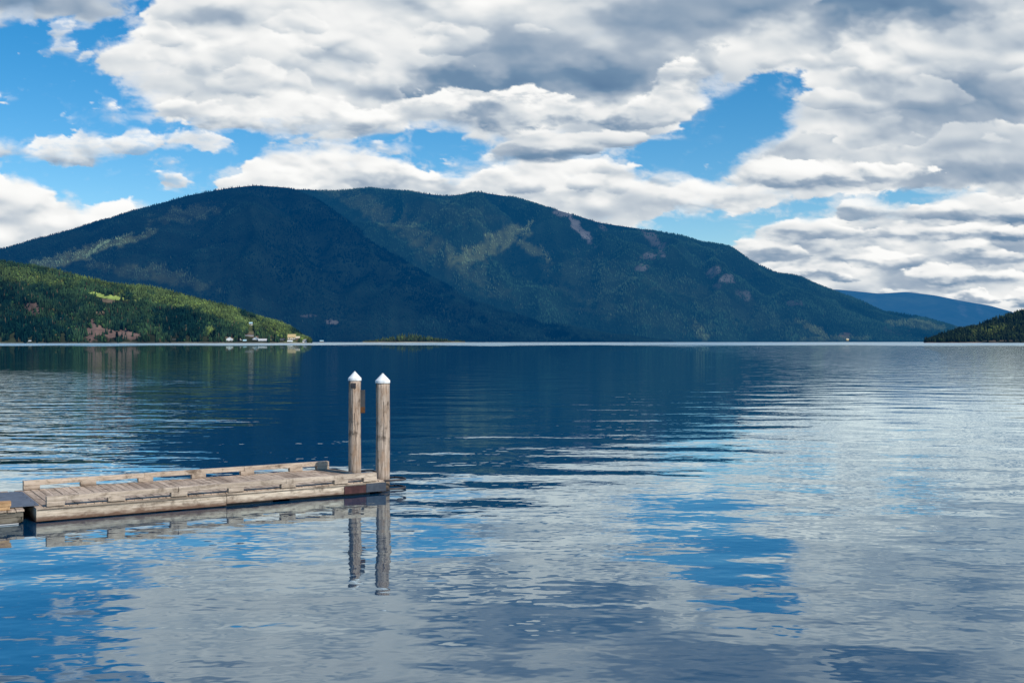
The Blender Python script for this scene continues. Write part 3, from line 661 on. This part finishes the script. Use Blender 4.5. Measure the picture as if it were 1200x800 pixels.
def house(label, px, wid, zbase, wallh, roofh, wm, rm, y, rz=0., deck=False, gable=False, ground=hill5):
    x = (px-600)/F*y; z = ground_z(ground, x, y) if zbase is None else zbase
    t = empty('house', (x, y, z), rz); tag(t, label, 'house', 'houses along the lake shore')
    d = wid*.75; hw, hd = wid/2, d/2
    b = MB(); b.box(-hw, hw, -hd, hd, -4, wallh)
    if gable:      # gable end to the lake
        v = [b.bm.verts.new(p) for p in ((-hw,-hd,wallh),(hw,-hd,wallh),(0,-hd,wallh+roofh*.96),(-hw,hd,wallh),(hw,hd,wallh),(0,hd,wallh+roofh*.96))]
        for f in ((0,1,2),(4,3,5),(0,2,5,3),(2,1,4,5)): b.bm.faces.new([v[i] for i in f])
    b.build('wall', wm, t)
    r_ = MB(); ov = .7; th = .35
    if gable:
        P_ = [(-hw-ov, wallh-.4), (0, wallh+roofh), (hw+ov, wallh-.4)]
        prof = P_+[(p[0], p[1]+th) for p in P_[::-1]]
        a = [r_.bm.verts.new((p[0], -hd-ov, p[1])) for p in prof]; c = [r_.bm.verts.new((p[0], hd+ov, p[1])) for p in prof]
    else:
        P_ = [(-hd-ov, wallh-.3), (0, wallh+roofh), (hd+ov, wallh-.3)]
        prof = P_+[(p[0], p[1]+th) for p in P_[::-1]]
        a = [r_.bm.verts.new((-hw-ov, p[0], p[1])) for p in prof]; c = [r_.bm.verts.new((hw+ov, p[0], p[1])) for p in prof]
        for s_ in (-hw, hw):
            v = [b2 for b2 in (r_.bm.verts.new((s_, -hd, wallh)), r_.bm.verts.new((s_, hd, wallh)), r_.bm.verts.new((s_, 0, wallh+roofh*.97)))]
            r_.bm.faces.new(v)
    n = len(prof)
    r_.bm.faces.new(a); r_.bm.faces.new(c[::-1])
    for i in range(n): r_.bm.faces.new((a[i], c[i], c[(i+1)%n], a[(i+1)%n]))
    rf_ = r_.build('roof', rm, t)
    MB().box(hw*.35, hw*.35+1.0, hd*.2, hd*.2+1.0, wallh+roofh*.3, wallh+roofh+1.2).build('chimney', m_brown, rf_)
    for k in (-1, 1):
        cx_ = k*hw*.5
        fr_ = MB().box(cx_-1.15, cx_+1.15, -hd-.10, -hd+.05, wallh*.38, wallh*.82).build('window', m_white if wm is not m_white else m_pale, t)
        MB().box(cx_-.95, cx_+.95, -hd-.14, -hd-.05, wallh*.42, wallh*.78).build('pane', m_glass, fr_)
    MB().box(-.6, .6, -hd-.08, -hd+.05, 0, min(2.3, wallh*.7)).build('door', m_brown, t)
    if deck: MB().box(-hw-1, hw+1, -hd-3.5, -hd-.15, wallh*.30-.4, wallh*.30).build('porch', m_white, t)
    return t
ZB = 2.2
house('white gabled house farthest left in the bright village row', 269, 13, ZB, 4.6, 4.6, m_white, m_white, 2100, .05, gable=True)
house('beige house with long grey roof beside the white gabled house', 292, 17, ZB+4, 5, 4.5, m_cream, m_grey, 2130, .1)
house('tall white house with grey roof in the middle of the village', 300, 12, ZB, 5.5, 4, m_white, m_grey, 2105, -.2, gable=True)
house('low white house with pale roof and wide deck by the water', 308, 16, ZB-.6, 3.6, 3.4, m_white, m_pale, 2098, .15, deck=True)
house('small red cottage at the foot of the large tan house', 331, 10, ZB, 3.6, 3.2, m_red, m_dark, 2104, 0)
house('large tan roofed house, the tallest in the village', 342, 15, ZB+4.5, 5., 6., m_cream, m_tan, 2125, .08, deck=True)
house('white boathouse on the water below the large tan house', 340, 9, ZB-1, 2.6, 1.6, m_white, m_white, 2092, 0)
house('small white cottage at the right end of the village', 357, 8, ZB-.4, 3, 2.6, m_white, m_grey, 2100, .2)
house('pale blue roofed cabin high among the trees above the village', 294, 6, None, 3., 2.4, m_white, m_blue, 2235, .1)
house('white cottage beside the dark conifers left of the village', 241, 9, ZB, 3.6, 3., m_white, m_grey, 2102, .1)
house('grey cabin half hidden under trees left of the white cottages', 179, 16, ZB, 3.4, 3., m_pale, m_grey, 2102, -.1)
house('pale cottage between the grey cabin and the twin white cottages', 204, 9, ZB, 3., 2.6, m_pale, m_dark, 2100, 0)
house('narrow white gabled cottage standing alone below the hill', 220, 7, ZB, 4., 3.4, m_white, m_dark, 2102, 0, gable=True)
house('tiny white boathouse at the far left shore', 35, 6, ZB-1, 2.6, 1.6, m_white, m_pale, 2090, 0)
house('dark brown cabin on the far left shore', 14, 12, ZB, 3., 2.4, m_brown, m_grey, 2104, 0)
house('low dark cabin among shore trees right of the tiny boathouse', 74, 14, ZB, 3., 2.2, m_brown, m_pale, 2104, 0)
house('cream house in a clearing under the far right slope', 993, 14, 12, 4, 4, m_tan, m_cream, 6080, .1)
house('bluish cabin by the shore right of the village', 377, 15, 2, 3, 3, m_brown, m_blue, 4480, .1)

house('narrow pale cottage squeezed between the white gabled house and the beige house', 281, 7, ZB, 3.4, 3., m_pale, m_white, 2099, .1, gable=True)
house('tiny tan cottage between the wide deck house and the red cottage', 319, 7, ZB, 3.2, 2.8, m_cream, m_tan, 2102, -.1)
house('small teal roofed cottage just left of the tall white house', 287, 6, ZB-.5, 2.8, 2.4, m_white, m_blue, 2096, 0)
house('brown cabin in the trees right of the red cottage', 349, 8, ZB+5, 3.2, 3., m_brown, m_cream, 2122, .1)
# trees that stand out along that shore
def conifer(label, px, y, h, c, z=None, round_=False):
    x = (px-600)/F*y; z = ground_z(hill5, x, y) if z is None else z
    t = empty('broadleaf_tree' if round_ else 'conifer_tree', (x, y, z)); tag(t, label, 'tree', 'trees standing out along the village shore')
    MB().lathe([(h*.03, -2), (h*.022, h*.3), (h*.006, h*.94), (0, h*.97)], 8).build('trunk', m_brown, t, True)
    rg = np.random.RandomState(int(px)); n = 620
    if round_:
        d = rg.normal(size=(n, 3)); d /= np.linalg.norm(d, axis=1)[:, None]; rr = rg.uniform(.55, 1., n)**.5
        pc = d*rr[:, None]*np.array([h*.42, h*.42, h*.40])*(1+.25*perlin(d[:,0]*2+5, d[:,1]*2+d[:,2], 9))[:, None]+np.array([0, 0, h*.55])
    else:
        tt = rg.uniform(.08, 1, n)**1.1; tier = .75+.45*((tt*9) % 1.)*-1+.3
        a = rg.uniform(0, 6.28, n); r_ = h*.19*(1-tt)*np.clip(tier, .4, 1.2)*rg.uniform(.5, 1.1, n)+.05
        pc = np.stack([r_*np.cos(a), r_*np.sin(a), tt*h-.12*r_], -1)
    s_ = h*.05*rg.uniform(.6, 1.4, (n, 1, 1)); V = pc[:, None]+rg.normal(size=(n, 4, 3))*s_*np.array([1, 1, .55])
    Fq = np.arange(n*4).reshape(n, 4); Fq = np.concatenate([Fq[:, :3], Fq[:, 1:]])
    C = np.array(c)*rg.uniform(.5, 1.4, (n, 1)); C = np.repeat(C[:, None], 4, 1)
    mesh_np('crown', V.reshape(-1, 3), Fq, MAT_near, C.reshape(-1, 3), parent=t)
for lab, px, y, h, c, rd in [
    ('tall dark conifer left of the white gabled house', 251, 2096, 24, (.008,.022,.016), 0),
    ('second dark conifer leaning against the tallest one by the white cottage', 247, 2099, 19, (.009,.024,.017), 0),
    ('bushy yellow green tree on the beach right of the village', 362, 2094, 11, (.13,.16,.04), 1),
    ('slim green conifer between the low white house and the red cottage', 322, 2096, 17, (.020,.040,.018), 0),
    ('dark conifer standing in front of the brown rock outcrop', 137, 2096, 21, (.010,.025,.016), 0),
    ('small round yellow tree beside the white cottage left of the conifers', 236, 2094, 9, (.15,.16,.03), 1),
    ('round green shrub tree on the shore in front of the tan house', 351, 2090, 8, (.06,.09,.025), 1),
    ('slender conifer between the white gabled house and the beige house', 280, 2094, 14, (.014,.032,.018), 0)]:
    conifer(lab, px, y, h, c, 1.4, rd)

# ---------------------------------------------------------------- the floating dock
random.seed(4)
P0 = Vector((-8.95, 19.89, 0)); E_ = Vector((.841, .541, 0)).normalized(); ANG = math.atan2(E_.y, E_.x)
LEN, WID, DK = 7.26, 2.80, .275
W_L, W_M, W_D = (.62,.53,.43), (.45,.375,.30), (.20,.155,.115)
mw_deck = wood('deck_boards', (.60,.485,.38), (.47,.37,.285), (.23,.17,.13), 'y', plank=.1515, seed=1.)
mw_rail = wood('rail_timber', (.60,.49,.385), (.43,.34,.26), (.15,.11,.08), 'x', seed=2.)
mw_side = wood('side_timber', (.70,.59,.465), (.50,.40,.30), (.10,.07,.048), 'x', waterline=(.05,.115), seed=3., rust=(.095,.042,.024))
mw_pile = wood('pile_timber', (.52,.41,.32), (.27,.205,.16), (.06,.045,.035), 'z', seed=5., rust=(.33,.175,.085), tide=.22)
m_float = simple('black_float', (.008,.008,.009), (.02,.02,.022), .6, 4.)
m_cap = simple('white_cap_plastic', (.56,.54,.50), (.80,.80,.79), .55, 7., spec=.3, streak=(1,1,.35), lo=.30, hi=.52)
m_steel = simple('dark_steel', (.035,.035,.042), (.085,.075,.075), .5, 9., metal=.4)
m_rusty = simple('rusty_plate', (.045,.018,.019), (.085,.036,.034), .7, 11., metal=.1, spec=.25)
m_slate = simple('painted_plate', (.034,.042,.058), (.065,.075,.095), .6, 9., metal=.1, spec=.3)
m_signm = simple('weathered_sign', (.022,.025,.03), (.06,.058,.058), .6, 7., streak=(1,1,.4))
m_signr = simple('sign_rust', (.06,.026,.012), (.12,.052,.018), .8, 14.)
m_plate = simple('gangway_plate_metal', (.085,.10,.135), (.15,.17,.205), .55, 5., metal=.25, bstr=.1)

dock = empty('floating_dock', P0, ANG)
tag(dock, 'weathered grey timber floating dock with low kerb rails on both sides', 'dock')
def planks(x0, x1, y0, y1, z, pw=.14, gap=.0115):
    b = MB(); x = x0; 
    while x < x1-.03:
        j = random.uniform(-.012, .012); dz = random.uniform(-.003, .003)
        b.box(x, min(x+pw, x1), y0+j, y1+random.uniform(-.012, .012), z-.038+dz, z+dz, .004)
        x += pw+gap
    return b
planks(.0, LEN-.02, .052, WID-.052, DK).build('deck', mw_deck, dock)
# side beams, in two lengths butted together
b = MB(); b.box(0, 3.62, -.03, .05, .022, DK-.012, .007, seg=2, jit=.004); b.box(3.628, LEN-.03, -.027, .05, .052, DK-.014, .007, seg=2, jit=.004); b.build('side_beam', mw_side, dock)
b = MB(); b.box(0, LEN-.03, WID-.05, WID+.03, .01, DK-.012, .006); b.build('side_beam', mw_side, dock)
b = MB(); b.box(-.002, .09, .052, WID-.052, .01, DK-.042, .006); b.build('end_beam', mw_side, dock)
b = MB(); b.box(LEN-.15, LEN-.055, .052, WID-.052, .02, DK-.042, .006); b.build('end_beam', mw_side, dock)
# thin dark strip under the boards' edge
b = MB(); b.box(.02, LEN-.08, -.040, -.0315, DK-.050, DK-.032, .002); b.build('dark_strip', wood('strip_timber', W_M, W_D, (.07,.055,.045), 'x', seed=7.), dock)
for x0 in (.35, 2.75, 5.0):
    MB().box(x0, x0+1.9, .03, WID-.16, -.32, DK-.044, .05, seg=2).build('float', m_float, dock)
for yy, x_0, x_1, blocks in ((.075, .19, 7.05, (.19, 1.30, 2.51, 3.68, 4.82, 6.03, 6.73)), (WID-.075, .16, 7.03, (.16, 1.29, 2.50, 3.68, 4.82, 6.02, 6.71))):
    rail = MB(); xs_ = [x_0, x_0+(x_1-x_0)*.36, x_0+(x_1-x_0)*.69, x_1]
    for a, c in zip(xs_, xs_[1:]):
        rail.box(a, c-.004, yy-.07, yy+.07, DK+.093, DK+.195, .009, seg=2, jit=.004)
    ro = rail.build('kerb_rail', mw_rail, dock)
    for bx in blocks: MB().box(bx, bx+.32, yy-.068, yy+.068, DK+.004, DK+.092, .005, jit=.002).build('spacer_block', mw_rail, ro)
# corner armour at the lake end
MB().box(LEN-1.02, LEN-.50, -.047, -.033, .045, .215, .004).build('corner_plate', m_rusty, dock)['label'] = 'maroon rusty corner plate'
b = MB(); b.box(LEN-.497, LEN-.01, -.049, -.033, .05, .245, .004); b.box(LEN-.028, LEN-.012, -.031, .5, .05, .24, .004); b.build('corner_plate', m_slate, dock)['label'] = 'slate grey corner plate'
# steel hoops that hold the dock to its piles
for py_ in (.50, 1.98):
    for z_ in (DK-.045, .035):
        pts = [(LEN-.06, py_-.25, z_), (LEN+.58, py_-.25, z_)]
        for k in range(9):
            a = -math.pi/2+math.pi*k/8; pts.append((LEN+.58+.12*math.cos(a), py_+.25*math.sin(a), z_))
        pts += [(LEN+.58, py_+.25, z_), (LEN-.06, py_+.25, z_)]
        MB().tube(pts, .017, 8, .022).build('pile_hoop', m_steel, dock, True)

def pile(label, x, y, r, top, seed, sign=False, batten=False):
    p = P0+E_*x+Vector((-E_.y, E_.x, 0))*y
    t = empty('mooring_pile', (p.x, p.y, 0), random.uniform(0, 1)*0); tag(t, label, 'pile')
    rr = np.random.RandomState(seed); ph = rr.uniform(0, 6.28, 8)
    def wob(a, z): return 1+.022*math.sin(2*a+ph[0]+z*.5)+.014*math.sin(5*a+ph[1]+.3*z)+.010*math.sin(11*a+ph[2]+.8*z)+.014*math.sin(3.1*z+ph[3])*math.sin(a+ph[4])
    prof = [(r*1.05*(1-.09*(z+1.5)/4), z) for z in np.linspace(-1.5, top-.20, 26)]
    MB().lathe(prof+[(0, top-.195)], 40, wob=wob).build('shaft', mw_pile, t, True)
    rc = r*.98*1.07
    MB().lathe([(rc*.96, top-.222), (rc*1.008, top-.222), (rc*1.008, top-.175), (rc*1.0, top-.165), (rc*.5, top-.078), (.012, top), (0, top+.001)], 40).build('cap', m_cap, t)
    # drying cracks
    for k in range(5):
        cr = MB()
        a = -math.pi/2+rr.uniform(-1.2, 1.2)+.2; z0 = rr.uniform(.4, 1.9); ln = rr.uniform(.2, .6)
        pts = []
        for q in range(7):
            z = z0+ln*q/6; a2 = a+.02*math.sin(q*1.7+k); rad = r*1.05*(1-.09*(z+1.5)/4)*wob(a2, z)+.0005
            pts.append((rad*math.cos(a2), rad*math.sin(a2), z))
        cr.tube(pts, .003+.002*(k%2), 5); cr.build('crack', m_float, t)
    if batten:
        a = -math.pi/2+.10; rad = r*.97
        MB().box(rad*math.cos(a)-.042, rad*math.cos(a)-.010, rad*math.sin(a)-.018, rad*math.sin(a)+.03, 1.18, top-.27, .004).build('batten', mw_pile, t)
        MB().box(rad*math.cos(a)-.085, rad*math.cos(a)+.035, rad*math.sin(a)-.03, rad*math.sin(a)+.02, top-.40, top-.275, .005).build('bracket', m_steel, t)
    if sign:
        s_ = MB().box(r*.86, r*.86+.115, -.03, .0, top-1.01, top-.45, .004, rot=((r*.9, 0, 0), R(14), 'Z')).build('sign_board', m_signm, t)
        MB().box(r*.86+.004, r*.86+.111, -.034, -.0305, top-1.0, top-.86, .001, rot=((r*.9, 0, 0), R(14), 'Z')).build('rust_patch', m_signr, s_)
    return t
pile('white capped timber pile behind the dock end with a dark sign on its side', 7.40, 1.98, .152, 2.68, 3, sign=True, batten=True)
pile('white capped timber pile at the near corner of the dock end', 7.43, .50, .160, 2.67, 8)

# second section of the dock, cut by the left edge of the photo
mw_orange = wood('fresh_timber', (.56,.36,.19), (.46,.28,.14), (.30,.17,.085), 'x', seed=9.)
mw_old = wood('dark_old_timber', (.30,.26,.20), (.15,.13,.10), (.045,.04,.035), 'x', waterline=(.02,.07), seed=11., rust=(.03,.028,.02))
d2 = empty('dock_section', P0+E_*-.20, ANG+R(-1.5)); tag(d2, 'older dock section with orange timber kerb at the left edge', 'dock')
planks(-6.5, 0, -.03, WID+.03, DK-.01).build('deck', mw_deck, d2)
b = MB(); b.box(-6.5, -.015, 0, .10, .125, DK-.052, .008, jit=.004); b.box(-6.5, -.06, -.02, .09, .02, .118, .01, jit=.004); b.build('side_beam', mw_old, d2)
b = MB(); b.box(-6.5, 0, WID-.1, WID, .02, DK-.052, .008); b.build('side_beam', mw_old, d2)
b = MB(); b.box(-.10, -.005, .105, WID-.105, .02, DK-.052, .008); b.build('end_beam', mw_old, d2)
b = MB(); b.box(-6.5, -.22, .005, .145, DK+.065, DK+.155, .01, seg=2, jit=.003); b.box(-6.5, -.24, .01, .14, DK-.006, DK+.062, .008, jit=.003); b.build('kerb_rail', mw_orange, d2)
b = MB(); b.box(-6.5, -.24, WID-.145, WID-.005, DK+.065, DK+.155, .01, seg=2); b.build('kerb_rail', mw_rail, d2)
MB().tube([(-6.5, -.035, .010), (-.10, -.035, .012)], .011, 8).build('white_pipe', m_pale, d2, True)
MB().box(-6.3, -.25, .2, WID-.2, -.3, DK-.055, .04).build('float', m_float, d2)
g = empty('gangway_plate', P0+E_*-.35+Vector((0,0,DK+.006)), ANG); tag(g, 'flat slate grey metal plate bridging the gap between the two dock sections', 'gangway plate')
b = MB(); b.prism([(-.60,.26),(.42,.24),(.45,.27),(.45,2.42),(.42,2.45),(-.60,2.43)], 0, .012); b.build('plate', m_plate, g)
b = MB()
for k in range(5): b.lathe([(.016, .012), (.013, .020), (0, .021)], 10, c=(.39, .4+k*.48))
b.build('bolt', m_steel, g)
